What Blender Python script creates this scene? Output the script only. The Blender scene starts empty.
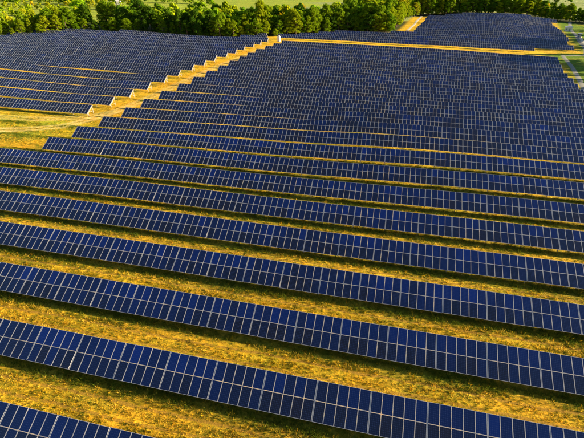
import bpy, math, random
import numpy as np
from mathutils import Matrix, Vector

R_ = math.radians
scene = bpy.context.scene
col = scene.collection
rng = np.random.default_rng(7)
random.seed(7)

# ------------------------------------------------------------------ camera
H_TOP = 2.53            # height of a row's upper edge above the ground
CAM = (0.0, -16.5954, 33.9409 + H_TOP)
YAW, PITCH, ROLL, FPX = -0.2159, 0.5507, 0.0083, 405.0
cy_, sy_, cp_, sp_ = math.cos(YAW), math.sin(YAW), math.cos(PITCH), math.sin(PITCH)
fwd = Vector((sy_ * cp_, cy_ * cp_, -sp_)); right0 = Vector((cy_, -sy_, 0)); up0 = right0.cross(fwd)
right = math.cos(ROLL) * right0 + math.sin(ROLL) * up0
up = -math.sin(ROLL) * right0 + math.cos(ROLL) * up0
cam_data = bpy.data.cameras.new('camera')
cam_data.sensor_width = 36.0
cam_data.lens = FPX / 584.0 * 36.0
cam_data.clip_start = 0.5
cam_data.clip_end = 12000
cam = bpy.data.objects.new('camera', cam_data); col.objects.link(cam)
m = Matrix.Identity(4)
for i in range(3):
    m[i][0], m[i][1], m[i][2], m[i][3] = right[i], up[i], -fwd[i], CAM[i]
cam.matrix_world = m
scene.camera = cam

# ------------------------------------------------------------------ sky, sun, exposure
SUN_EL, SUN_AZ = 15.0, 15.0          # azimuth measured from +X towards +Y
w = bpy.data.worlds.new('World'); scene.world = w; w.use_nodes = True
nt = w.node_tree; nt.nodes.clear()
sky = nt.nodes.new('ShaderNodeTexSky'); sky.sky_type = 'NISHITA'; sky.sun_disc = False
sky.sun_elevation = R_(SUN_EL); sky.sun_rotation = R_(90.0 - SUN_AZ)
sky.air_density = 1.0; sky.dust_density = 0.6; sky.ozone_density = 2.0
bg = nt.nodes.new('ShaderNodeBackground'); bg.inputs['Strength'].default_value = 0.05
wo = nt.nodes.new('ShaderNodeOutputWorld')
nt.links.new(sky.outputs[0], bg.inputs[0]); nt.links.new(bg.outputs[0], wo.inputs[0])
sd = bpy.data.lights.new('sun', 'SUN'); sd.energy = 5.0; sd.angle = R_(0.6); sd.color = (1.0, 0.76, 0.46)
sun = bpy.data.objects.new('sun', sd); col.objects.link(sun)
sv = Vector((math.cos(R_(SUN_EL)) * math.cos(R_(SUN_AZ)), math.cos(R_(SUN_EL)) * math.sin(R_(SUN_AZ)), math.sin(R_(SUN_EL))))
sun.rotation_euler = sv.to_track_quat('Z', 'Y').to_euler()
sun.location = (120, 60, 80)
scene.view_settings.view_transform = 'Standard'
scene.view_settings.look = 'None'
scene.view_settings.exposure = 2.02
scene.view_settings.gamma = 1.0
scene.view_settings.use_curve_mapping = False

# ------------------------------------------------------------------ terrain
P = 8.7077              # distance from row to row
CTRL = []
for yy in np.arange(-60, 50, 14):
    for xx in np.arange(-120, 70, 22): CTRL.append((xx, yy, 0.05))
CTRL += [(x, 52, z) for x, z in ((-82, -.1), (-60, .1), (-40, .2), (-20, -.1), (0, 0), (15, .45), (35, .5), (60, .6))]
CTRL += [(x, 61, z) for x, z in ((-100, -.5), (-77, -.4), (-40, .1), (-20, .05), (0, .4), (15, .9), (35, .8), (60, .8))]
CTRL += [(x, 70, z) for x, z in ((-110, -.5), (-72, -.5), (-54, -.2), (-34, -.1), (-13, .2), (7, 1.1), (27, 1.1), (45, 1.0))]
CTRL += [(x, y, z) for x, y, z in (
    (-73, 78, -.5), (14, 78, 1.5), (32, 78, 1.1), (-72, 87, -.3), (-115, 87, -.5), (15, 87, 1.2), (34, 87, 1.0), (-30, 87, .1),
    (-71, 96, -.2), (-123, 96, .5), (15, 96, .9), (36, 96, .75), (-75, 105, .35), (-131, 105, 1.5), (16, 105, .46), (38, 105, .45), (-30, 105, .3),
    (-70, 113, .9), (17, 113, .42), (40, 113, .43), (-67, 122, 1.4), (18, 122, .5), (43, 122, .5), (62, 130, .8), (-65, 131, 1.85), (-30, 125, .9),
    (-64, 139, 2.2), (-62, 148, 2.6), (-61, 157, 2.75), (-60, 165, 2.8), (-58, 180, 3.25), (-55, 192, 3.3), (-53, 204, 3.4),
    (-20, 150, 1.9), (20, 150, 1.2), (50, 150, .9), (65, 150, .6), (-20, 175, 2.6), (20, 175, 1.8), (50, 175, 1.3), (70, 175, .5),
    (5, 200, 2.9), (24, 200, 2.5), (55, 200, 1.9), (72, 200, 1.1), (95, 200, .8), (110, 150, .5), (-20, 200, 3.1),
    (-150, 125, 2.9), (-170, 145, 3.7), (-198, 174, 4.2), (-180, 190, 5.0), (-165, 205, 5.4), (-150, 200, 5.3), (-138, 200, 4.8), (-120, 200, 3.8), (-150, 209, 4.2), (-138, 209, 3.7), (-120, 209, 2.8), (-102, 209, 2.6),
    (-110, 150, 2.6), (-110, 180, 3.2), (-140, 180, 4.2), (-82, 217, 3.0), (-67, 226, 3.4), (-48, 240, 3.2), (-30, 257, 3.0), (5, 261, 2.9),
    (27, 357, 4.5), (65, 374, 5.7), (93, 374, 6.0), (120, 366, 3.5), (91, 226, 1.8), (60, 300, 3.8), (20, 300, 3.4), (95, 300, 2.6), (60, 340, 5.0),
    (115, 260, 1.6), (140, 330, 2.0), (160, 400, 2.5), (60, 235, 2.2), (20, 235, 2.7),
    (-220, 240, 5.0), (-150, 260, 4.0), (-90, 270, 3.0), (-30, 300, 3.0), (-100, 360, 2.0), (0, 420, 2.5), (100, 440, 4.0), (-250, 330, 4.0), (-300, 200, 5.0), (-220, 120, 4.0))]
CTRL = np.array(CTRL, float)

def terrain(X, Y):
    X = np.asarray(X, float); Y = np.asarray(Y, float)
    shp = X.shape; x = X.ravel(); y = Y.ravel()
    out = np.zeros(len(x))
    for a in range(0, len(x), 20000):
        xs, ys = x[a:a + 20000, None], y[a:a + 20000, None]
        d2 = ((xs - CTRL[:, 0]) / 1.25) ** 2 + (ys - CTRL[:, 1]) ** 2
        wgt = np.exp(-d2 / (2 * 11.0 ** 2)) + 3e-4 * np.exp(-d2 / (2 * 34.0 ** 2)) + 1e-9 / (1 + d2 / 1e4)
        out[a:a + 20000] = (wgt * CTRL[:, 2]).sum(1) / wgt.sum(1)
    return out.reshape(shp)

def tz(x, y):
    return float(terrain(np.array([x]), np.array([y]))[0])

# ------------------------------------------------------------------ helpers
def tag(o, label=None, cat=None, group=None, kind=None):
    if label: o['label'] = label
    if cat: o['category'] = cat
    if group: o['group'] = group
    if kind: o['kind'] = kind
    return o

def empty(name, loc, parent=None):
    o = bpy.data.objects.new(name, None); o.location = loc; o.empty_display_size = 0.5
    col.objects.link(o); o.parent = parent
    return o

def link(name, me, parent=None, loc=(0, 0, 0), rot=(0, 0, 0)):
    o = bpy.data.objects.new(name, me); col.objects.link(o)
    o.parent = parent; o.location = loc; o.rotation_euler = rot
    return o

class MB:
    """collects boxes, beams and quads, then makes one mesh"""
    def __init__(s): s.v = []; s.f = []; s.mi = []; s.uv = []; s.tone = []
    def quad(s, pts, mi=0, uv=None, tone=0.0):
        n = len(s.v); s.v += [tuple(p) for p in pts]; s.f.append(tuple(range(n, n + len(pts)))); s.mi.append(mi)
        s.uv.append(uv or [(0, 0)] * len(pts)); s.tone.append(tone)
    def hexa(s, p, mi=0):       # eight corners: bottom 4 then top 4, counter-clockwise
        n = len(s.v); s.v += [tuple(q) for q in p]
        for f in ((3, 2, 1, 0), (4, 5, 6, 7), (0, 1, 5, 4), (1, 2, 6, 5), (2, 3, 7, 6), (3, 0, 4, 7)):
            s.f.append(tuple(n + i for i in f)); s.mi.append(mi); s.uv.append([(0, 0)] * 4); s.tone.append(0.0)
    def box(s, c, d, mi=0):
        x, y, z = c; a, b, h = d[0] / 2, d[1] / 2, d[2] / 2
        s.hexa([(x - a, y - b, z - h), (x + a, y - b, z - h), (x + a, y + b, z - h), (x - a, y + b, z - h),
                (x - a, y - b, z + h), (x + a, y - b, z + h), (x + a, y + b, z + h), (x - a, y + b, z + h)], mi)
    def beam(s, a, b, wd, ht, mi=0):
        a = Vector(a); b = Vector(b); d = (b - a).normalized()
        ref = Vector((0, 0, 1)) if abs(d.z) < .95 else Vector((0, 1, 0))
        u = d.cross(ref).normalized() * wd / 2; v = u.cross(d).normalized() * ht / 2
        s.hexa([a - u - v, a + u - v, b + u - v, b - u - v, a - u + v, a + u + v, b + u + v, b - u + v], mi)
    def mesh(s, name, mats, attr=False):
        me = bpy.data.meshes.new(name); me.from_pydata(s.v, [], s.f)
        for mt in mats: me.materials.append(mt)
        me.polygons.foreach_set('material_index', s.mi)
        if attr:
            ul = me.uv_layers.new(name='UVMap'); flat = [c for f in s.uv for q in f for c in q]
            ul.data.foreach_set('uv', flat)
            a = me.attributes.new('tone', 'FLOAT', 'FACE'); a.data.foreach_set('value', s.tone)
        me.update()
        return me

# ------------------------------------------------------------------ materials
def new_mat(name):
    mt = bpy.data.materials.new(name); mt.use_nodes = True
    n = mt.node_tree; n.nodes.clear()
    out = n.nodes.new('ShaderNodeOutputMaterial')
    return mt, n, out

def N(n, t, **kw):
    o = n.nodes.new(t)
    for k, v in kw.items(): setattr(o, k, v)
    return o

def math_(n, op, a, b=None, clamp=False):
    o = N(n, 'ShaderNodeMath', operation=op, use_clamp=clamp)
    for i, x in enumerate((a, b)):
        if x is None: continue
        if isinstance(x, (int, float)): o.inputs[i].default_value = x
        else: n.links.new(x, o.inputs[i])
    return o.outputs[0]

def mixc(n, fac, a, b, mode='MIX'):
    o = N(n, 'ShaderNodeMix', data_type='RGBA', blend_type=mode)
    for idx, x in ((0, fac), (6, a), (7, b)):
        if isinstance(x, (int, float)): o.inputs[idx].default_value = x
        elif isinstance(x, tuple): o.inputs[idx].default_value = (*x, 1)
        else: n.links.new(x, o.inputs[idx])
    return o.outputs[2]

def ramp(n, fac, stops):
    o = N(n, 'ShaderNodeValToRGB')
    e = o.color_ramp.elements
    e[0].position, e[0].color = stops[0][0], (*stops[0][1], 1)
    e[1].position, e[1].color = stops[-1][0], (*stops[-1][1], 1)
    for p, c in stops[1:-1]:
        x = e.new(p); x.color = (*c, 1)
    n.links.new(fac, o.inputs[0])
    return o.outputs[0]

def noise(n, scale, detail=4, rough=.6, vec=None):
    o = N(n, 'ShaderNodeTexNoise'); o.inputs['Scale'].default_value = scale
    o.inputs['Detail'].default_value = detail; o.inputs['Roughness'].default_value = rough
    if vec is not None: n.links.new(vec, o.inputs['Vector'])
    return o.outputs[0]

def principled(n, out, color, rough=.5, metal=0.0, spec=.5):
    p = N(n, 'ShaderNodeBsdfPrincipled')
    if isinstance(color, tuple): p.inputs['Base Color'].default_value = (*color, 1)
    else: n.links.new(color, p.inputs['Base Color'])
    if isinstance(rough, (int, float)): p.inputs['Roughness'].default_value = rough
    else: n.links.new(rough, p.inputs['Roughness'])
    p.inputs['Metallic'].default_value = metal
    p.inputs['Specular IOR Level'].default_value = spec
    n.links.new(p.outputs[0], out.inputs[0])
    return p

def plain(name, color, rough=.6, metal=0.0, var=.15, scale=3.0):
    mt, n, out = new_mat(name)
    tc = N(n, 'ShaderNodeTexCoord')
    nz = noise(n, scale, 5, .6, tc.outputs['Object'])
    c = mixc(n, nz, tuple(x * (1 - var) for x in color), tuple(min(1, x * (1 + var)) for x in color))
    principled(n, out, c, rough, metal)
    return mt

def make_glass():
    mt, n, out = new_mat('photovoltaic_glass')
    uv = N(n, 'ShaderNodeUVMap'); uv.uv_map = 'UVMap'
    sp = N(n, 'ShaderNodeSeparateXYZ'); n.links.new(uv.outputs[0], sp.inputs[0])
    def tri(o, cells):
        f = math_(n, 'FRACT', math_(n, 'MULTIPLY', o, cells))
        return math_(n, 'MINIMUM', f, math_(n, 'SUBTRACT', 1.0, f))       # 0 on a cell edge
    du, dv = tri(sp.outputs[0], 6.0), tri(sp.outputs[1], 10.0)
    dia = math_(n, 'LESS_THAN', math_(n, 'ADD', du, dv), 0.17)
    lin = math_(n, 'LESS_THAN', math_(n, 'MINIMUM', du, dv), 0.018)
    mark = math_(n, 'MAXIMUM', dia, lin)
    at = N(n, 'ShaderNodeAttribute'); at.attribute_name = 'tone'
    oi = N(n, 'ShaderNodeObjectInfo')
    geo = N(n, 'ShaderNodeNewGeometry')
    batch = noise(n, .035, 3, .55, geo.outputs['Position'])
    tone = math_(n, 'ADD', at.outputs['Fac'], math_(n, 'MULTIPLY', oi.outputs['Random'], 0.30))
    tone = math_(n, 'ADD', tone, math_(n, 'MULTIPLY', math_(n, 'SUBTRACT', batch, .5), .9), True)
    c = ramp(n, tone, [(0.0, (.010, .008, .009)), (.25, (.004, .007, .020)), (.6, (.001, .009, .066)), (1.0, (.001, .018, .175))])
    c = mixc(n, math_(n, 'MULTIPLY', mark, .30), c, (.07, .11, .28))
    tc = N(n, 'ShaderNodeTexCoord')
    dust = noise(n, 2.2, 5, .7, tc.outputs['Object'])
    rg = math_(n, 'ADD', math_(n, 'MULTIPLY', dust, .16), .10)
    c = mixc(n, math_(n, 'MULTIPLY', dust, .014), c, (.30, .22, .18))
    p = principled(n, out, c, rg, 0.0, .75)
    p.inputs['Specular Tint'].default_value = (.45, .68, 1.0, 1)
    return mt

def make_ground():
    mt, n, out = new_mat('dry_meadow_ground')
    tc = N(n, 'ShaderNodeTexCoord')
    at = N(n, 'ShaderNodeAttribute'); at.attribute_name = 'base'
    o = tc.outputs['Object']
    n1 = noise(n, .9, 6, .72, o); n2 = noise(n, 4.0, 5, .8, o); n3 = noise(n, .12, 4, .6, o)
    k = math_(n, 'ADD', math_(n, 'MULTIPLY', n1, .9), math_(n, 'MULTIPLY', n2, .9))
    shade = ramp(n, k, [(.62, (.30, .40, .28)), (.86, (.85, .92, .8)), (1.12, (1.35, 1.22, 1.1))])
    c = mixc(n, 1.0, at.outputs['Color'], shade, 'MULTIPLY')
    big = ramp(n, n3, [(.35, (.80, .92, .8)), (.65, (1.1, 1.0, 1.0))])
    c = mixc(n, 1.0, c, big, 'MULTIPLY')
    mp = N(n, 'ShaderNodeMapping'); mp.inputs['Scale'].default_value = (.06, 1.0, 1.0); n.links.new(o, mp.inputs[0])
    mow = ramp(n, noise(n, 1.15, 4, .6, mp.outputs[0]), [(.36, (.62, .62, .55)), (.52, (1, 1, 1)), (.66, (1.22, 1.24, 1.5))])
    c = mixc(n, 1.0, c, mow, 'MULTIPLY')
    # wheel marks of the mower, two along every gap of the near rows
    sx = N(n, 'ShaderNodeSeparateXYZ'); n.links.new(o, sx.inputs[0])
    wob = math_(n, 'MULTIPLY', math_(n, 'SUBTRACT', n3, .5), 1.2)
    yy = math_(n, 'ADD', sx.outputs[1], wob)
    d = math_(n, 'SUBTRACT', P, math_(n, 'MULTIPLY', math_(n, 'FRACT', math_(n, 'DIVIDE', math_(n, 'ADD', yy, 3.2 + 20 * P), P)), P))
    w1 = math_(n, 'LESS_THAN', math_(n, 'ABSOLUTE', math_(n, 'SUBTRACT', d, 1.75)), .17)
    w2 = math_(n, 'LESS_THAN', math_(n, 'ABSOLUTE', math_(n, 'SUBTRACT', d, 3.35)), .17)
    wm = math_(n, 'MULTIPLY', math_(n, 'MAXIMUM', w1, w2), math_(n, 'GREATER_THAN', n1, .42))
    wm = math_(n, 'MULTIPLY', wm, math_(n, 'LESS_THAN', yy, 57.0))
    c = mixc(n, math_(n, 'MULTIPLY', wm, .75), c, (.32, .19, .030))
    p = principled(n, out, c, .95, 0, .1)
    b = N(n, 'ShaderNodeBump'); b.inputs['Strength'].default_value = 1.0; b.inputs['Distance'].default_value = .35
    n.links.new(n2, b.inputs['Height']); n.links.new(b.outputs[0], p.inputs['Normal'])
    return mt

def make_leaf(name, attr=None, tint=None, trans=.5, hue=.0):
    mt, n, out = new_mat(name)
    if attr:
        at = N(n, 'ShaderNodeAttribute'); at.attribute_name = attr; c = at.outputs['Color']
    else:
        oi = N(n, 'ShaderNodeObjectInfo'); tc = N(n, 'ShaderNodeTexCoord')
        a, b = tint
        nz = noise(n, .35, 3, .6, tc.outputs['Object'])
        f = math_(n, 'ADD', math_(n, 'MULTIPLY', oi.outputs['Random'], .6), math_(n, 'MULTIPLY', math_(n, 'SUBTRACT', nz, .5), 1.5), True)
        c = mixc(n, f, a, b)
    d = N(n, 'ShaderNodeBsdfDiffuse'); t = N(n, 'ShaderNodeBsdfTranslucent')
    n.links.new(c, d.inputs[0]); n.links.new(c, t.inputs[0])
    mx = N(n, 'ShaderNodeMixShader'); mx.inputs[0].default_value = trans
    n.links.new(d.outputs[0], mx.inputs[1]); n.links.new(t.outputs[0], mx.inputs[2])
    n.links.new(mx.outputs[0], out.inputs[0])
    return mt

M_glass = make_glass()
M_alu = plain('anodised_aluminium', (.47, .49, .52), .5, .1, .10, 6)
M_steel = plain('galvanised_steel', (.40, .385, .37), .55, .2, .18, 4)
M_back = plain('white_backsheet', (.55, .55, .56), .7)
M_ground = make_ground()
M_grass = make_leaf('grass_blades', attr='base', trans=.42)
M_gravel = plain('pale_gravel', (.15, .165, .145), .95, 0, .3, .8)
M_pale = plain('white_limestone_gravel', (.42, .40, .33), .95, 0, .2, .8)
M_white = plain('white_paint', (.64, .63, .60), .55, 0, .06)
M_grey = plain('grey_paint', (.25, .26, .27), .6)
M_blue = plain('blue_paint', (.05, .12, .30), .5)
M_roofgrey = plain('pale_sheet_roof', (.55, .54, .52), .6)
M_pane = plain('dark_window_glass', (.03, .04, .05), .15)
M_bark = plain('tree_bark', (.09, .065, .045), .9, 0, .3, 2)
LEAF = [make_leaf('dark_green_leaves', tint=((.038, .095, .008), (.105, .200, .010))),
        make_leaf('mid_green_leaves', tint=((.085, .180, .006), (.210, .310, .010))),
        make_leaf('yellow_green_leaves', tint=((.150, .240, .006), (.320, .360, .010))),
        make_leaf('golden_olive_leaves', tint=((.220, .240, .008), (.400, .350, .012)))]
LEAFWORD = ['dark green', 'mid green', 'yellow-green', 'golden olive']

# ------------------------------------------------------------------ ground
def lines(segs):
    out = []
    for a, b, st in segs: out += list(np.arange(a, b, st))
    out.append(segs[-1][1])
    return np.array(out)
def far_steps(a, b, n0): return [a + (b - a) * (i / n0) ** 2 for i in range(1, n0 + 1)]
gx = lines([(-260, -110, 2.5), (-110, 100, 1.0), (100, 220, 2.5)])
gx = np.concatenate([np.array(far_steps(-260, -4000, 22))[::-1], gx, np.array(far_steps(220, 4000, 22))])
gy = lines([(-40, 120, .8), (120, 260, 1.2), (260, 620, 3.0)])
gy = np.concatenate([np.array(far_steps(-40, -3000, 14))[::-1], gy, np.array(far_steps(620, 6000, 26))])
GX, GY = np.meshgrid(gx, gy)
GZ = terrain(GX, GY)

def pnoise(x, y, sc, seed):
    r = np.random.default_rng(seed); o = 0
    for i in range(7):
        a, ph, k = r.uniform(0, 6.28), r.uniform(0, 6.28), r.uniform(.5, 1.7) / sc
        o = o + np.sin((x * np.cos(a) + y * np.sin(a)) * k * 6.28 + ph)
    return o / 7 * 1.6

def seg_dist(x, y, pts):
    d = np.full(x.shape, 1e9)
    for (x0, y0), (x1, y1) in zip(pts[:-1], pts[1:]):
        dx, dy = x1 - x0, y1 - y0
        t = np.clip(((x - x0) * dx + (y - y0) * dy) / (dx * dx + dy * dy), 0, 1)
        d = np.minimum(d, np.hypot(x - x0 - t * dx, y - y0 - t * dy))
    return d

FAR_EDGE = [(-330, 95), (-215, 165), (-198, 178), (-180, 194), (-165, 209), (-140, 214), (-102, 215), (-82, 222), (-67, 231), (-48, 245), (-30, 262), (0, 267), (12, 272),
            (26, 362), (45, 374), (65, 380), (93, 380), (120, 372), (150, 345), (220, 300)]
FE = np.array(FAR_EDGE, float)
def edge_y(x): return np.interp(x, FE[:, 0], FE[:, 1])

GOLD = np.array((.64, .42, .026)); STRAW = np.array((.50, .34, .075)); GREEN = np.array((.12, .17, .022))
OLIVE = np.array((.24, .21, .025)); WOOD = np.array((.045, .060, .018)); FIELD = np.array((.23, .29, .115)); ORCH = np.array((.25, .32, .035))
def lerp(a, b, t): return a * (1 - t[..., None]) + b * t[..., None]
def sstep(a, b, x): t = np.clip((x - a) / (b - a), 0, 1); return t * t * (3 - 2 * t)

base = np.broadcast_to(GOLD, GX.shape + (3,)).copy()
base = lerp(base, OLIVE, .5 * sstep(-.1, .7, pnoise(GX, GY, 26, 1)))
base = lerp(base, GREEN, .5 * sstep(.1, .9, pnoise(GX, GY, 9, 2)))
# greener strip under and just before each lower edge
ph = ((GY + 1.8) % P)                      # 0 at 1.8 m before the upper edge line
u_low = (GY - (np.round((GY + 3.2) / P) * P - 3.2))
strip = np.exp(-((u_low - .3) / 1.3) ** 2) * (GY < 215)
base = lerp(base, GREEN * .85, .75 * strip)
lane = np.clip(1 - np.abs(GX - np.interp(GY, [60, 87, 200, 215], [-86, -78, -59, -57])) / 9, 0, 1) * (GY > 58) * (GY < 216)
base = lerp(base, np.array((.58, .34, .02)), np.clip(lane * 1.6, 0, 1) * .9)
# the open patch at the left before the lane
patch = np.exp(-(((GX + 95) / 22) ** 2 + ((GY - 73) / 8) ** 2))
base = lerp(base, np.array((.36, .37, .02)), np.clip(patch * 1.3, 0, 1) * .9)
gl = np.exp(-(((GX + 92) / 9) ** 2 + ((GY - 66) / 3.5) ** 2))
base = lerp(base, np.array((.20, .24, .02)), np.clip(gl, 0, 1) * .8)
# green land right of the blocks
rb = np.interp(GY, [60, 131, 200, 207, 220, 227, 366], [62, 64, 76, 68, 72, 93, 121])
rg = sstep(0, 5, GX - rb) * (GY > 60)
base = lerp(base, np.array((.11, .20, .014)), rg)
rlit = sstep(.35, .8, pnoise(GX / 4, GY, 10, 5)) * sstep(0, 5, GX - rb) * (GY > 60)  # sunlit streaks across the shaded grass, put into the ground colour
base = lerp(base, np.array((.40, .32, .02)), rlit * .4)
# track behind the main block
road = np.exp(-((GY - np.interp(GX, [-60, 80], [213.5, 214.5])) / 6) ** 4) * (GX > -62) * (1 - sstep(56, 74, GX))
base = lerp(base, np.array((.60, .38, .02)), np.clip(road, 0, 1) * .9)
# tyre marks
def rut(pts, off, wd, colr, amt):
    global base
    pts = np.array(pts, float)
    for s in (-1, 1):
        q = []
        for i, p in enumerate(pts):
            t = pts[min(i + 1, len(pts) - 1)] - pts[max(i - 1, 0)]; t = t / np.hypot(*t)
            q.append((p[0] - t[1] * off * s, p[1] + t[0] * off * s))
        d = seg_dist(GX, GY, q)
        base = lerp(base, np.array(colr), amt * np.exp(-(d / wd) ** 2))
LANE_TRACK = [(-150, 77), (-110, 77.5), (-95, 79), (-84, 83), (-78, 90), (-74, 110), (-69, 140), (-64, 170), (-59, 200), (-52, 212), (-30, 214), (20, 214.5), (78, 215)]
PATCH_TRACK = [(-128, 62), (-98.8, 68.6), (-91.6, 71.1), (-85, 74.8), (-81.5, 81), (-78, 90)]
rut(LANE_TRACK, 1.1, .8, (.62, .46, .16), .85)
rut(PATCH_TRACK, 1.1, .8, (.66, .52, .20), .9)
# land beyond the far edge
ed = GY - edge_y(GX)
wood = sstep(-1, 5, ed) * (1 - sstep(58, 70, ed + 6 * pnoise(GX, GY, 40, 9)))
base = lerp(base, WOOD, wood)
beyond = sstep(58, 70, ed + 6 * pnoise(GX, GY, 40, 9))
fld = lerp(np.broadcast_to(FIELD, base.shape), ORCH, sstep(-.2, .2, pnoise(GX, GY * 2, 260, 12) + (-GX - 60) / 160))
fld = fld * (1 + .12 * np.sin(GY * 2 * math.pi / 14 + GX * .02))[..., None]
base = lerp(base, fld, beyond)
# clearing left of the far block
clr = sstep(-16, -12, GX - np.interp(GY, [266, 362], [16, 30])) * (1 - sstep(2, 6, GX - np.interp(GY, [266, 362], [14, 29]))) * (GY > 264) * (GY < 368)
base = lerp(base, np.array((.58, .37, .02)), clr)
soil = np.exp(-(((GX - 78) / 20) ** 4 + ((GY - 384) / 4.5) ** 4))
base = lerp(base, np.array((.50, .38, .22)), np.clip(soil * 1.2, 0, 1))
base = np.clip(base, 0, 1)

nx_, ny_ = len(gx), len(gy)
verts = np.stack([GX, GY, GZ], -1).reshape(-1, 3)
ii = (np.arange(ny_ - 1)[:, None] * nx_ + np.arange(nx_ - 1)[None]).ravel()
faces = np.stack([ii, ii + 1, ii + 1 + nx_, ii + nx_], -1)

def np_mesh(name, V, F, mats, colors=None, smooth=False):
    me = bpy.data.meshes.new(name)
    k = F.shape[1]
    me.vertices.add(len(V)); me.vertices.foreach_set('co', np.ascontiguousarray(V, dtype=np.float32).ravel())
    me.loops.add(F.size); me.loops.foreach_set('vertex_index', np.ascontiguousarray(F, dtype=np.int32).ravel())
    me.polygons.add(len(F)); me.polygons.foreach_set('loop_start', np.arange(0, F.size, k, dtype=np.int32))
    try: me.polygons.foreach_set('loop_total', np.full(len(F), k, dtype=np.int32))
    except Exception: pass
    if smooth: me.polygons.foreach_set('use_smooth', np.ones(len(F), dtype=bool))
    me.update(calc_edges=True)
    for mt in mats: me.materials.append(mt)
    if colors is not None:
        a = me.attributes.new('base', 'FLOAT_COLOR', 'POINT')
        c = np.ones((len(V), 4), dtype=np.float32); c[:, :3] = colors
        a.data.foreach_set('color', c.ravel())
    return me

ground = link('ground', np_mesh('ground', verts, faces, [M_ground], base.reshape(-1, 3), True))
tag(ground, kind='structure')

# gravel tracks
def strip_mesh(name, pts, wd, mat, lift=.05, kind='structure'):
    pts = np.array(pts, float)
    # resample
    q = [pts[0]]
    for a, b in zip(pts[:-1], pts[1:]):
        nseg = max(1, int(np.hypot(*(b - a)) / 1.5))
        q += [a + (b - a) * (i + 1) / nseg for i in range(nseg)]
    q = np.array(q)
    for _ in range(12): q[1:-1] = .25 * q[:-2] + .5 * q[1:-1] + .25 * q[2:]
    t = np.gradient(q, axis=0); t /= np.hypot(t[:, 0], t[:, 1])[:, None]
    nrm = np.stack([-t[:, 1], t[:, 0]], -1)
    K = 5; V = []
    ww = wd * (1 + .10 * pnoise(q[:, 0], q[:, 1], 7, 31))
    for j in range(K):
        p = q + nrm * (ww * (j / (K - 1) - .5))[:, None]
        V.append(np.column_stack([p, terrain(p[:, 0], p[:, 1]) + lift - (.08 if j in (0, K - 1) else 0)]))
    V = np.stack(V, 1).reshape(-1, 3)
    n = len(q); i0 = (np.arange(n - 1)[:, None] * K + np.arange(K - 1)[None]).ravel()
    F = np.stack([i0, i0 + K, i0 + K + 1, i0 + 1], -1)
    return tag(link(name, np_mesh(name, V, F, [mat])), kind=kind)
strip_mesh('gravel_track', [(84, 220), (82.6, 209), (79.4, 191), (75.8, 173.4), (71.8, 157), (68.6, 144), (66.5, 128), (66, 110)], 2.3, M_gravel)
strip_mesh('gravel_track', [(84, 220.5), (88.2, 219.7), (95, 222), (125, 230)], 2.3, M_gravel, .056)
strip_mesh('gravel_track', [(136, 374), (127, 345), (113, 288), (105, 252), (100, 235), (95, 221.5)], 2.6, M_gravel, .062)
strip_mesh('gravel_track', [(116, 296), (109.5, 264), (106, 250)], 2.4, M_pale, .068)
strip_mesh('gravel_track', [(23.5, 374), (17.5, 330), (10.5, 284)], 2.2, M_pale, .05)


# ------------------------------------------------------------------ solar tables
PW, PL, GAPP = 0.995, 1.825, 0.020      # panel width, length, gap between panels
SEC = 5.15                              # one table from centre of gap to centre of gap
TILT = R_(29.5)
LOWZ = H_TOP - 3.68 * math.sin(TILT)
ct, st = math.cos(TILT), math.sin(TILT)
def on_slope(x, s, h=0.0):              # s along the slope from the lower edge, h normal to it; y=0 at the upper edge
    return (x, -3.68 * ct + s * ct - h * st, LOWZ + s * st + h * ct)
FR, TH = 0.023, 0.040

def panel_into(mb, xf, cx, cs, tone):
    """one framed panel centred at slope coords (cx, cs)"""
    a, b = PW / 2, PL / 2
    o = [(cx - a, cs - b), (cx + a, cs - b), (cx + a, cs + b), (cx - a, cs + b)]
    i = [(cx - a + FR, cs - b + FR), (cx + a - FR, cs - b + FR), (cx + a - FR, cs + b - FR), (cx - a + FR, cs + b - FR)]
    for k in range(4):
        l = (k + 1) % 4
        mb.quad([xf(*o[k], TH), xf(*o[l], TH), xf(*i[l], TH), xf(*i[k], TH)], 0)
        mb.quad([xf(*o[k], 0), xf(*o[l], 0), xf(*o[l], TH), xf(*o[k], TH)], 0)
        mb.quad([xf(*i[k], TH), xf(*i[l], TH), xf(*i[l], TH - .006), xf(*i[k], TH - .006)], 0)
    mb.quad([xf(*q, TH - .006) for q in i], 1, [(0, 0), (1, 0), (1, 1), (0, 1)], tone)
    mb.quad([xf(*q, .004) for q in o[::-1]], 2)

def frame_into(mb, mi=0, end=False):
    hx = SEC / 2
    # purlins along the row
    for s in (.46, 1.41, 2.31, 3.25):
        c = Vector(on_slope(0, s, -.045)); d = .062
        p = [on_slope(sx * (hx - .002), s + ss * .03, -.078 + hh) for hh in (0, .07) for sx, ss in ((-1, -1), (1, -1), (1, 1), (-1, 1))]
        mb.hexa(p, mi)
    # rafter under the gap at the table's left end (and at the right end of a row)
    for sx in ((-1, 1) if end else (-1,)):
        x0 = sx * hx
        p = [on_slope(x0 + ax * .075, ss, hh) for hh in (-.20, -.082) for ax, ss in ((-1, .05), (1, .05), (1, 3.63), (-1, 3.63))]
        mb.hexa(p, mi)
        # cover strip over the gap between tables
        p = [on_slope(x0 + ax * .036, ss, hh) for hh in (-.006, .022) for ax, ss in ((-1, .01), (1, .01), (1, 3.67), (-1, 3.67))]
        mb.hexa(p, mi)
        for s in (.60, 3.15):
            t = on_slope(x0, s, -.2)
            mb.beam((t[0], t[1], -.6), (t[0], t[1], t[2] + .02), .085, .085, mi)
        b0 = on_slope(x0, 3.15, 0); b1 = on_slope(x0, 1.5, -.2)
        mb.beam((b0[0], b0[1], .45), (b1[0], b1[1], b1[2] - .01), .06, .06, mi)

XS = [(-2 + i) * (PW + GAPP) for i in range(5)]
SS = [PL / 2 + .005, 3.68 - PL / 2 - .005]

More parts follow.
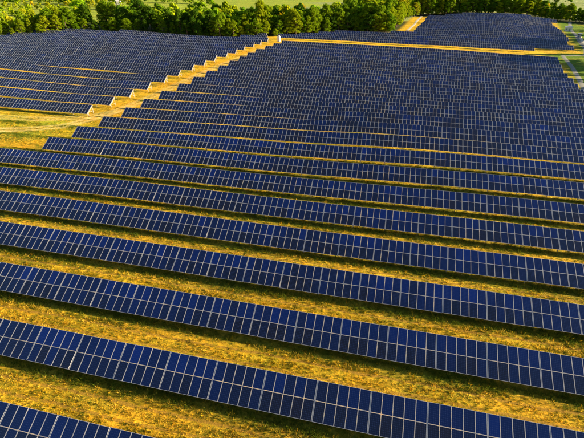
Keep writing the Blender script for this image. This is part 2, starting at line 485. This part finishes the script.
def build_meshes():
    out = {}
    for end in (False, True):
        mb = MB(); frame_into(mb, 0, end); out['frame', end] = mb.mesh('table_frame', [M_steel])
    for lev in (0, 1):
        for v in range(4):
            mb = MB(); panel_into(mb, lambda x, s, h: (x, s, h), 0, 0, (.12, .36)[lev] + v * .05)
            out['panel', lev, v] = mb.mesh('solar_panel', [M_alu, M_glass, M_back], True)
    r = random.Random(3)
    for end in (False, True):
        for v in range(8):
            mb = MB()
            for x in XS:
                for lev, s in enumerate(SS):
                    tone = (-.08, .06)[lev] + r.random() * .34
                    panel_into(mb, on_slope, x, s, tone)
            frame_into(mb, 3, end)
            out['table', end, v] = mb.mesh('panel_table', [M_alu, M_glass, M_back, M_steel], True)
    return out
MESH = build_meshes()

ORD = ['first', 'second', 'third', 'fourth', 'fifth', 'sixth', 'seventh', 'eighth', 'ninth', 'tenth', 'eleventh', 'twelfth', 'thirteenth',
       'fourteenth', 'fifteenth', 'sixteenth', 'seventeenth', 'eighteenth', 'nineteenth', 'twentieth']
def ordinal(i):       # 1-based
    if i <= 20: return ORD[i - 1]
    t = {2: 'twenty', 3: 'thirty', 4: 'forty', 5: 'fifty', 6: 'sixty', 7: 'seventy', 8: 'eighty', 9: 'ninety'}
    tt = {2: 'twentieth', 3: 'thirtieth', 4: 'fortieth', 5: 'fiftieth', 6: 'sixtieth', 7: 'seventieth', 8: 'eightieth', 9: 'ninetieth'}
    if i >= 100: return 'hundred and ' + ordinal(i - 100) if i > 100 else 'hundredth'
    return tt[i // 10] if i % 10 == 0 else t[i // 10] + '-' + ORD[i % 10 - 1]

def solar_row(k, x0, n, label, group, detail=False):
    """row k: n tables from x0 to the right, upper edge on the line Y = k*P"""
    Y = k * P
    xs = x0 + SEC * np.arange(n + 1)
    zs = terrain(xs, np.full(n + 1, Y))
    root = empty('solar_panel_row', (x0, Y, float(zs[0])))
    tag(root, label, 'solar panels', group)
    rr = random.Random(k * 131 + int(x0))
    for i in range(n):
        xc = (xs[i] + xs[i + 1]) / 2; zc = (zs[i] + zs[i + 1]) / 2
        ang = -math.atan2(zs[i + 1] - zs[i], SEC)
        last = i == n - 1
        loc = (xc - x0, 0, zc - zs[0]); rot = (rr.gauss(0, .0035), ang, 0)
        if detail:
            t = link('panel_table', MESH['frame', last], root, loc, rot)
            for x in XS:
                for lev, s in enumerate(SS):
                    link('solar_panel', MESH['panel', lev, rr.randrange(4)], t, on_slope(x, s, 0), (TILT + rr.gauss(0, .004), rr.gauss(0, .003), 0))
        else:
            link('panel_table', MESH['table', last, rr.randrange(8)], root, loc, rot)
    return root

# main block: x of one gap line for the near rows (measured), left ends for the others
OFF = {0: -29.91, 1: -38.89, 2: -42.62, 3: -51.47, 4: -19.14, 5: -38.28, 6: -41.94, 7: -45.4}
LEFT_END = {8: -75.15, 9: -73.64, 10: -72.26, 11: -71.31, 12: -70.0, 13: -68.0, 14: -66.6, 15: -65.1, 16: -63.6, 17: -62.5, 18: -61.2,
            19: -60.4, 20: -59.2, 21: -57.2, 22: -55.5, 23: -53.5}
VIS = {0: (-42, 2), 1: (-52, 34), 2: (-58, 38), 3: (-66, 42), 4: (-74, 46), 5: (-84, 52), 6: (-93, 56)}
for k in range(24):
    if k in VIS:
        a, b = VIS[k]; x0 = OFF[k] - SEC * math.ceil((OFF[k] - a) / SEC); xe = b
    elif k == 7: x0 = OFF[7] - 6 * SEC; xe = 60
    else:
        x0 = LEFT_END[k]; xe = float(np.interp(k, [8, 14, 15, 23], [60, 72, 62.5, 75]))
        if k < 15: xe = max(xe, 64)
    n = int(round((xe - x0) / SEC))
    if k == 0: lab = 'bright blue solar panel row cut off at the bottom left corner, nearest the camera'
    elif k == 1: lab = 'large blue solar panel row running to the bottom right corner, second nearest the camera'
    elif k == 23: lab = 'last row of the main solar block, directly before the yellow dirt track'
    else: lab = f'blue solar panel row of the main block, {ordinal(k + 1)} counted from the photo bottom'
    solar_row(k, x0, n, lab, 'rows of the main solar block', detail=k <= 8)

RIGHT_END = {10: -83.3, 11: -81.6, 12: -80.2, 13: -78.7, 14: -77.0, 15: -75.7, 16: -74.2, 17: -72.8, 18: -71.7, 19: -69.8, 20: -68.5, 21: -67.4,
             22: -65.5, 23: -64.4, 24: -63.1, 25: -66, 26: -69}
for j, k in enumerate(sorted(RIGHT_END)):
    xl = float(np.interp(k, [10, 12, 20, 23.2, 24, 24.5, 25, 26], [-124, -142, -206, -188, -150, -102, -84, -74]))
    n = max(1, int(round((RIGHT_END[k] - xl) / SEC)))
    lab = f'dark blue solar panel row left of the diagonal lane, {ordinal(j + 1)} from the front'
    solar_row(k, RIGHT_END[k] - n * SEC, n, lab, 'rows of the left solar block')

for j, k in enumerate(range(26, 44)):
    Yk = k * P
    if k <= 30: xl = float(np.interp(k, [26, 27.5, 29.5, 30], [-62, -46, -29, 0]))
    else: xl = float(np.interp(k, [30, 31, 41, 43], [12, 14, 28, 55]))
    xr = float(np.interp(k, [26, 26.01, 27, 42, 43], [71, 71, 92, 120, 104]))
    n = int(round((xr - xl) / SEC))
    lab = f'far solar panel row behind the yellow dirt track, {ordinal(j + 1)} counted from the track'
    solar_row(k, xl, n, lab, 'rows of the far solar block')

# ------------------------------------------------------------------ trees
def crown_arrays(seed, h, r, nclump=56, nleaf=92, leaf=.30, conic=.0):
    g = np.random.default_rng(seed)
    z0 = h * .05
    V = []; 
    for i in range(nclump):
        f = g.random() ** .85
        zc = z0 + (h - z0) * (.08 + .84 * f)
        env = math.sin(math.pi * min(1, max(.05, (.18 + .80 * f)))) ** .6 * (1 - conic * f)
        a = g.uniform(0, 6.283); rad = r * env * math.sqrt(g.uniform(.12, 1.0)) * .86
        c = np.array((rad * math.cos(a), rad * math.sin(a), zc))
        cr = r * g.uniform(.20, .36)
        d = g.normal(size=(nleaf, 3)); d /= np.linalg.norm(d, axis=1)[:, None]
        d[:, 2] = np.where(d[:, 2] < -.3, -d[:, 2] * .6, d[:, 2])
        p = c + d * (cr * g.uniform(.55, 1.08, (nleaf, 1))) * np.array((1, 1, .78))
        nrm = d + g.normal(size=d.shape) * .55; nrm /= np.linalg.norm(nrm, axis=1)[:, None]
        t = np.cross(nrm, g.normal(size=d.shape)); t /= np.linalg.norm(t, axis=1)[:, None]
        b = np.cross(nrm, t)
        sz = leaf * g.uniform(.55, 1.25, (nleaf, 1))
        V.append(np.stack([p - t * sz, p - b * sz * .62, p + t * sz, p + b * sz * .62], 1).reshape(-1, 3))
    V = np.concatenate(V)
    return V, np.arange(len(V)).reshape(-1, 4)

def trunk_mesh(seed, h, r):
    g = random.Random(seed); mb = MB()
    def tube(a, b, ra, rb, n=7):
        a = Vector(a); b = Vector(b); d = (b - a).normalized(); u = d.orthogonal().normalized(); v = d.cross(u)
        base_i = len(mb.v)
        for p, q in ((a, ra), (b, rb)):
            for i in range(n): mb.v.append(tuple(p + (u * math.cos(6.283 * i / n) + v * math.sin(6.283 * i / n)) * q))
        for i in range(n):
            mb.f.append((base_i + i, base_i + (i + 1) % n, base_i + n + (i + 1) % n, base_i + n + i)); mb.mi.append(0); mb.uv.append([(0, 0)] * 4); mb.tone.append(0)
    bend = Vector((g.uniform(-.3, .3), g.uniform(-.3, .3), h * .45))
    tube((0, 0, -.5), bend, .028 * h, .019 * h)
    tube(bend, (bend.x * 1.5, bend.y * 1.5, h * .86), .019 * h, .005 * h)
    for i in range(6):
        a = g.uniform(0, 6.283); z = h * g.uniform(.25, .6); k = g.uniform(.5, .8) * r
        tube((bend.x * z / (h * .45), bend.y * z / (h * .45), z), (k * math.cos(a), k * math.sin(a), z + h * g.uniform(.12, .25)), .010 * h, .003 * h, 5)
    return mb.mesh('trunk', [M_bark])

TREE = []
for v in range(9):
    hh = (9, 10, 11, 12, 13, 10.5, 12.5, 9.5, 11.5)[v]; rr_ = (3.6, 3.4, 4.2, 3.9, 4.3, 4.6, 3.1, 4.0, 3.7)[v]
    V, F = crown_arrays(100 + v, hh, rr_, conic=(.0, .25, .1, .35, .15, 0, .45, .05, .2)[v])
    TREE.append((V, F, trunk_mesh(v, hh, rr_), hh))
CROWN = {}
def tree(x, y, sc, kind, var, label, group, sz=1.0):
    V, F, tm, hh = TREE[var]
    if (var, kind) not in CROWN: CROWN[var, kind] = np_mesh('crown', V, F, [LEAF[kind]])
    root = empty('broadleaf_tree', (x, y, tz(x, y)))
    root.scale = (sc, sc, sc * sz); root.rotation_euler = (0, 0, random.uniform(0, 6.28))
    link('trunk', tm, root); link('crown', CROWN[var, kind], root)
    return tag(root, label, 'tree', group)

def px_x(x, y, z):
    d = Vector((x, y, z)) - Vector(CAM)
    return 292 + FPX * d.dot(right) / d.dot(fwd)

# walk along the far edge and set two lines of trees
pts = [(-300, 118)] + FAR_EDGE[1:12] + [(2, 282), (8, 316), (14, 352), (20, 372), (45, 381), (65, 388), (93, 389), (120, 382), (137, 374), (152, 356), (185, 325)]
pts = np.array(pts, float)
seglen = np.hypot(*(np.diff(pts, axis=0).T)); cum = np.concatenate([[0], np.cumsum(seglen)])
def along(s): return np.array([np.interp(s, cum, pts[:, 0]), np.interp(s, cum, pts[:, 1])])
wood_spots = []
lines_ = {'front': [], 'second': []}
tr = random.Random(21)
for nm, off0, spacing in (('front', 3.2, 4.5), ('second', 8.6, 5.2)):
    s = 2.0
    while s < cum[-1] - 2:
        p = along(s); t = along(s + .5) - along(s - .5); t /= np.hypot(*t)
        q = p + np.array((-t[1], t[0])) * (off0 + tr.uniform(-1.4, 1.6))
        xx = px_x(q[0], q[1], 8)
        if -14 < xx < 596: lines_[nm].append((xx, q[0], q[1]))
        s += spacing * tr.uniform(.7, 1.3)
def tree_size(x, y):
    if x > 82: return float(np.interp(x, [82, 100, 115, 130, 160], [1.5, 1.35, 1.2, 1.05, .9]))
    if y > 355: return 1.35
    if x > -40: return 1.38
    if x < -190: return .85
    return 1.2
for nm in ('front', 'second'):
    L = sorted(lines_[nm])
    for i, (xx, x, y) in enumerate(L):
        pn = math.sin(x * .05 + y * .021) + .8 * math.sin(x * .017 + 1.3) + tr.gauss(0, .7)
        kind = 0 if pn < -.8 else 1 if pn < .5 else 2 if pn < 1.8 else 3
        if x < -190 or x > 112: kind = tr.choice([1, 1, 2, 2])
        sc = tree_size(x, y) * (tr.uniform(.42, .85) if nm == 'front' else tr.uniform(.75, 1.2))
        tree(x, y, sc, kind, tr.randrange(9), f'{LEAFWORD[kind]} tree in the {nm} line along the wood edge, ' + (f'{ordinal(i + 1)} from the left' if i < len(L) // 2 else f'{ordinal(len(L) - i)} from the right'),
             f'{nm} line of trees along the wood edge', tr.uniform(.85, 1.25))

# tall trees standing right of the far block; their long shadows cross the panels
for i, (x, y, sc) in enumerate(((92, 158, .75), (98, 172, .95), (103, 185, 1.15), (105, 197, 1.5), (107, 205, 1.6), (111, 212, 1.55), (110, 229, 1.0),
                                (113, 247, 1.65), (119, 254, 1.6), (123, 262, 1.6), (126, 273, 1.3), (131, 284, 1.25), (133, 300, 1.15), (139, 309, 1.1), (146, 328, 1.0), (150, 338, 1.0))):
    tree(x, y, sc, 1 if i % 2 else 0, (3, 4, 6, 2)[i % 4], f'tall roadside tree on the right, {ordinal(i + 1)} whose shadow crosses the panels', 'tall trees beyond the right edge')

# the wood behind: crowns nobody could count, one mass
lo = [crown_arrays(500 + v, TREE[v][3], (3.8, 3.6, 4.2, 4.0)[v], 28, 34, .54) for v in range(4)]
VV, CC = [], []
wr = np.random.default_rng(5)
PAL = np.array([(.050, .115, .008), (.10, .20, .008), (.18, .29, .008), (.30, .37, .008), (.40, .36, .012)])
def mass(x, y, sc, ci):
    V, F = lo[wr.integers(4)]
    a = wr.uniform(0, 6.28); c, s_ = math.cos(a), math.sin(a)
    W = V * sc
    W = np.column_stack([W[:, 0] * c - W[:, 1] * s_ + x, W[:, 0] * s_ + W[:, 1] * c + y, W[:, 2] * wr.uniform(.85, 1.15) + tz(x, y)])
    VV.append(W); CC.append(np.broadcast_to(PAL[ci] * wr.uniform(.8, 1.25, 3) ** .6, W.shape))
for off0 in (15, 22, 29, 37, 46):
    s = 0.0
    while s < cum[-1]:
        p = along(s); t = along(s + 3) - along(s - 3); t /= np.hypot(*t)
        q = p + np.array((-t[1], t[0])) * (off0 + wr.uniform(-3, 3))
        s += 6.8 * wr.uniform(.75, 1.3)
        xx = px_x(q[0], q[1], 8)
        if not -20 < xx < 604: continue
        if q[0] > 12 and off0 > 30 and q[0] > 90: continue
        if q[0] < -195 and wr.random() < .25: continue
        if 0 < q[0] < 24 and 262 < q[1] < 372: continue
        pn = pnoise(np.array([q[0]]), np.array([q[1]]), 45, 77)[0] + wr.normal() * .35
        ci = int(np.clip(2.3 + pn * 1.9, 0, 4))
        mass(q[0], q[1], tree_size(q[0], q[1]) * wr.uniform(.8, 1.12) * (.8 if q[0] < -195 else 1), max(ci, 2) if q[0] < -195 else ci)
# far hedges and copses in the fields beyond
def hedge(a, b, n, sc, cis, jit=4):
    for i in range(n):
        t = i / max(1, n - 1)
        mass(a[0] + (b[0] - a[0]) * t + wr.uniform(-jit, jit), a[1] + (b[1] - a[1]) * t + wr.uniform(-jit, jit), sc * wr.uniform(.7, 1.15), int(wr.choice(cis)))
hedge((-420, 318), (-250, 365), 70, .5, (2, 3, 3, 4), 3)
hedge((-330, 200), (-260, 300), 40, .6, (2, 3, 3), 22)
hedge((-340, 260), (-230, 300), 40, .6, (2, 3, 3), 16)
hedge((-470, 390), (-290, 420), 60, .8, (1, 2, 3), 14)
hedge((-520, 470), (-330, 470), 46, .9, (1, 2, 2, 3), 18)
hedge((-330, 395), (-250, 392), 18, .75, (2, 3, 3), 9)
hedge((-300, 470), (-190, 455), 26, .8, (1, 2, 3), 9)
hedge((-40, 640), (60, 600), 16, .9, (0, 1, 2), 5)
hedge((60, 640), (420, 690), 40, 1.0, (0, 0, 1), 8)
hedge((118, 396), (190, 345), 44, .74, (1, 2, 3, 2), 6)
VV = np.concatenate(VV); CC = np.concatenate(CC)
tag(link('distant_wood', np_mesh('distant_wood', VV, np.arange(len(VV)).reshape(-1, 4), [make_leaf('wood_leaves', attr='base', trans=.3)], CC)),
    'mixed green and yellow wood rising behind the first trees beyond the solar field', 'wood', kind='stuff')

# ------------------------------------------------------------------ small buildings and cabinets
def cabinet(loc):
    root = empty('inverter_cabinet', (loc[0], loc[1], tz(*loc)))
    tag(root, 'small white cabinet where the diagonal lane meets the dirt track', 'cabinet'); root.scale = (.85, .85, .85)
    b = MB(); b.box((0, 0, .12), (1.8, 1.6, .44)); link('plinth', b.mesh('plinth', [M_grey]), root)
    b = MB(); b.box((0, 0, 1.73), (1.6, 1.4, 2.78)); link('body', b.mesh('body', [M_white]), root)
    b = MB(); b.hexa([(-.95, -.85, 3.123), (.95, -.85, 3.123), (.95, .85, 3.123), (-.95, .85, 3.123), (-.3, -.25, 3.75), (.3, -.25, 3.75), (.3, .25, 3.75), (-.3, .25, 3.75)])
    link('roof', b.mesh('roof', [M_white]), root)
    for sx in (-1, 1):
        b = MB(); b.box((sx * .38, -.715, 1.6), (.72, .03, 2.3)); d = link('door', b.mesh('door', [M_white]), root)
        b = MB(); b.box((sx * .08, -.75, 1.6), (.04, .04, .3)); link('handle', b.mesh('handle', [M_grey]), d)
cabinet((-58.6, 213.6))

def hut(loc, rz, size, label, name, wallm, roofm, cat, doors=1):
    w_, d_, h_ = size
    root = empty(name, (loc[0], loc[1], tz(*loc))); root.rotation_euler = (0, 0, rz)
    tag(root, label, cat)
    b = MB(); b.box((0, 0, h_ / 2 - .1), (w_, d_, h_ + .2)); link('wall', b.mesh('wall', [wallm]), root)
    b = MB(); b.hexa([(-w_ / 2 - .2, -d_ / 2 - .2, h_ + .003), (w_ / 2 + .2, -d_ / 2 - .2, h_ + .003), (w_ / 2 + .2, d_ / 2 + .2, h_ + .003), (-w_ / 2 - .2, d_ / 2 + .2, h_ + .003),
                      (-w_ / 2 - .2, -.06, h_ + d_ * .22), (w_ / 2 + .2, -.06, h_ + d_ * .22), (w_ / 2 + .2, .06, h_ + d_ * .22), (-w_ / 2 - .2, .06, h_ + d_ * .22)])
    link('roof', b.mesh('roof', [roofm]), root)
    b = MB(); b.box((w_ * .18, -d_ / 2 - .02, 1.05), (.95, .06, 2.05)); dr = link('door', b.mesh('door', [M_grey]), root)
    b = MB(); b.box((w_ * .18 + .35, -d_ / 2 - .07, 1.05), (.12, .04, .05)); link('handle', b.mesh('handle', [M_alu]), dr)
    for x in ((-w_ * .25,) if doors == 1 else (-w_ * .38, -w_ * .12, w_ * .38)):
        b = MB(); b.box((x, -d_ / 2 - .02, 1.6), (.9, .06, .9)); f = link('window', b.mesh('window', [M_white]), root)
        b = MB(); b.box((x, -d_ / 2 - .045, 1.6), (.72, .03, .72)); link('pane', b.mesh('pane', [M_pane]), f)
hut((118.5, 322), -.25, (4.2, 2.6, 2.6), 'small white hut beside the grey track at the right edge', 'site_hut', M_white, M_roofgrey, 'hut')
hut((113.6, 287), -.35, (1.9, 1.6, 2.2), 'small blue kiosk with pale roof on the right edge track', 'utility_kiosk', M_blue, M_roofgrey, 'kiosk')
hut((-287, 414), .35, (11, 6, 3.4), 'far white farm building among bright trees at the top left', 'farm_building', M_white, M_roofgrey, 'building', 3)

# ------------------------------------------------------------------ grass between the rows
def grass():
    g = np.random.default_rng(11)
    PX, PY, PS, PC = [], [], [], []
    def add(x, y, hgt, c): PX.append(x); PY.append(y); PS.append(hgt); PC.append(c)
    GOLDS = np.array([(.68, .42, .016), (.74, .49, .026), (.62, .34, .012), (.46, .35, .018), (.72, .52, .07)])
    GREENS = np.array([(.075, .125, .012), (.12, .165, .014), (.17, .18, .016)])
    BROWN = np.array((.15, .085, .015))
    cells = []
    for k in range(-1, 10):
        y_hi = (k + 1) * P - 3.2 + 1.2          # just under the lower edge of the next row
        y_lo = k * P - .2                       # behind the upper edge of this row
        yc = (k + .6) * P; dist = math.hypot(yc + 16, 36)
        xa = -30 - 1.02 * (yc + 22); xb = 10 + .62 * (yc + 20)
        if k >= 6: xa = max(xa, -108)
        dens = float(np.interp(dist, [40, 60, 80, 110], [42, 25, 11, 5.0]))
        n = int((y_hi - y_lo) * (xb - xa) * dens)
        x = g.uniform(xa, xb, n); y = g.uniform(y_lo, y_hi, n)
        cells.append((x, y, np.full(n, float(np.interp(dist, [40, 110], [1.0, 1.75])))))
    # lane and open patch
    n = 22000; x = g.uniform(-125, -52, n); y = g.uniform(60, 205, n)
    cx = np.interp(y, [60, 78, 87, 200], [-92, -88, -78, -59]); wd = np.interp(y, [60, 76, 87, 200], [34, 34, 8, 8])
    ok = np.abs(x - cx) < wd
    cells.append((x[ok], y[ok], np.full(ok.sum(), 1.7)))
    x = np.concatenate([c[0] for c in cells]); y = np.concatenate([c[1] for c in cells]); sc = np.concatenate([c[2] for c in cells])
    low = y - (np.floor(y / P) * P + P - 3.2)            # <0 in front of the lower edge of the next row
    near_edge = np.exp(-((low + .1) / 1.05) ** 2)
    near_edge[y > 82] *= .4
    patches = .5 * pnoise(x, y, 9, 41) + .6 * pnoise(x, y, 3.2, 42) + .35 * pnoise(x, y, 22, 43)
    streak = pnoise(x * .05, y, 1.5, 44) + .6 * pnoise(x * .04, y, .6, 45)   # mowing lines along the rows
    gprob = np.clip(.26 + .32 * np.clip(patches, 0, 2) + .85 * near_edge - .1 * streak, .03, .96)
    isg = g.random(len(x)) < gprob
    c = GOLDS[g.integers(0, 5, len(x))]
    dk = g.random(len(x)) < .08
    c[isg] = GREENS[g.integers(0, 3, isg.sum())]
    br = (~isg) & (g.random(len(x)) < .10 + .15 * np.clip(streak, 0, 1)); c[br] = BROWN; c[dk] = np.array((.035, .060, .008))
    hay = (~isg) & (streak > .25) & (g.random(len(x)) < .6); c[hay] = np.array((.76, .52, .06))
    c = np.minimum(c * g.uniform(.62, 1.28, (len(x), 1)), .9)
    hgt = (g.uniform(.07, .21, len(x)) * (1 + .5 * np.clip(patches, -.6, 1.5)) + .26 * near_edge * g.random(len(x))) * (.75 + .25 * sc)
    keep = g.random(len(x)) < np.clip(.66 + .30 * patches + .30 * streak, .15, 1)
    x, y, sc, c, hgt = x[keep], y[keep], sc[keep], c[keep], hgt[keep]
    n3 = -low[keep]                                          # metres before the lower edge
    wheel = np.exp(-((n3 - 1.75) / .22) ** 2) + np.exp(-((n3 - 3.35) / .22) ** 2)
    kp = ~((y < 57) & (g.random(len(x)) < .8 * wheel))
    td = np.minimum(seg_dist(x, y, LANE_TRACK), seg_dist(x, y, PATCH_TRACK))
    kp &= ~((td < 1.9) & (td > .5) & (g.random(len(x)) < .9))
    x, y, sc, c, hgt = x[kp], y[kp], sc[kp], c[kp], hgt[kp]
    z = terrain(x, y)
    B = 7; n = len(x)
    a = g.uniform(0, 6.283, (n, B)); rad = g.uniform(.02, .11, (n, B)) * sc[:, None]
    bx = x[:, None] + np.cos(a) * rad; by = y[:, None] + np.sin(a) * rad
    wa = g.uniform(0, 6.283, (n, B)); ww = g.uniform(.011, .026, (n, B)) * sc[:, None]
    hh = hgt[:, None] * g.uniform(.6, 1.3, (n, B)); lean = g.uniform(.2, .9, (n, B)) * hh
    tx = bx + np.cos(a) * lean; ty = by + np.sin(a) * lean
    zz = np.broadcast_to(z[:, None], (n, B))
    V = np.stack([np.stack([bx - np.cos(wa) * ww, by - np.sin(wa) * ww, zz - .02], -1),
                  np.stack([bx + np.cos(wa) * ww, by + np.sin(wa) * ww, zz - .02], -1),
                  np.stack([tx, ty, zz + hh], -1)], 2).reshape(-1, 3)
    C3 = np.repeat(c, B * 3, axis=0)
    return np_mesh('meadow_grass', V, np.arange(len(V)).reshape(-1, 3), [M_grass], C3)
tag(link('meadow_grass', grass()), 'golden and green meadow grass growing between the solar rows', 'grass', kind='stuff')
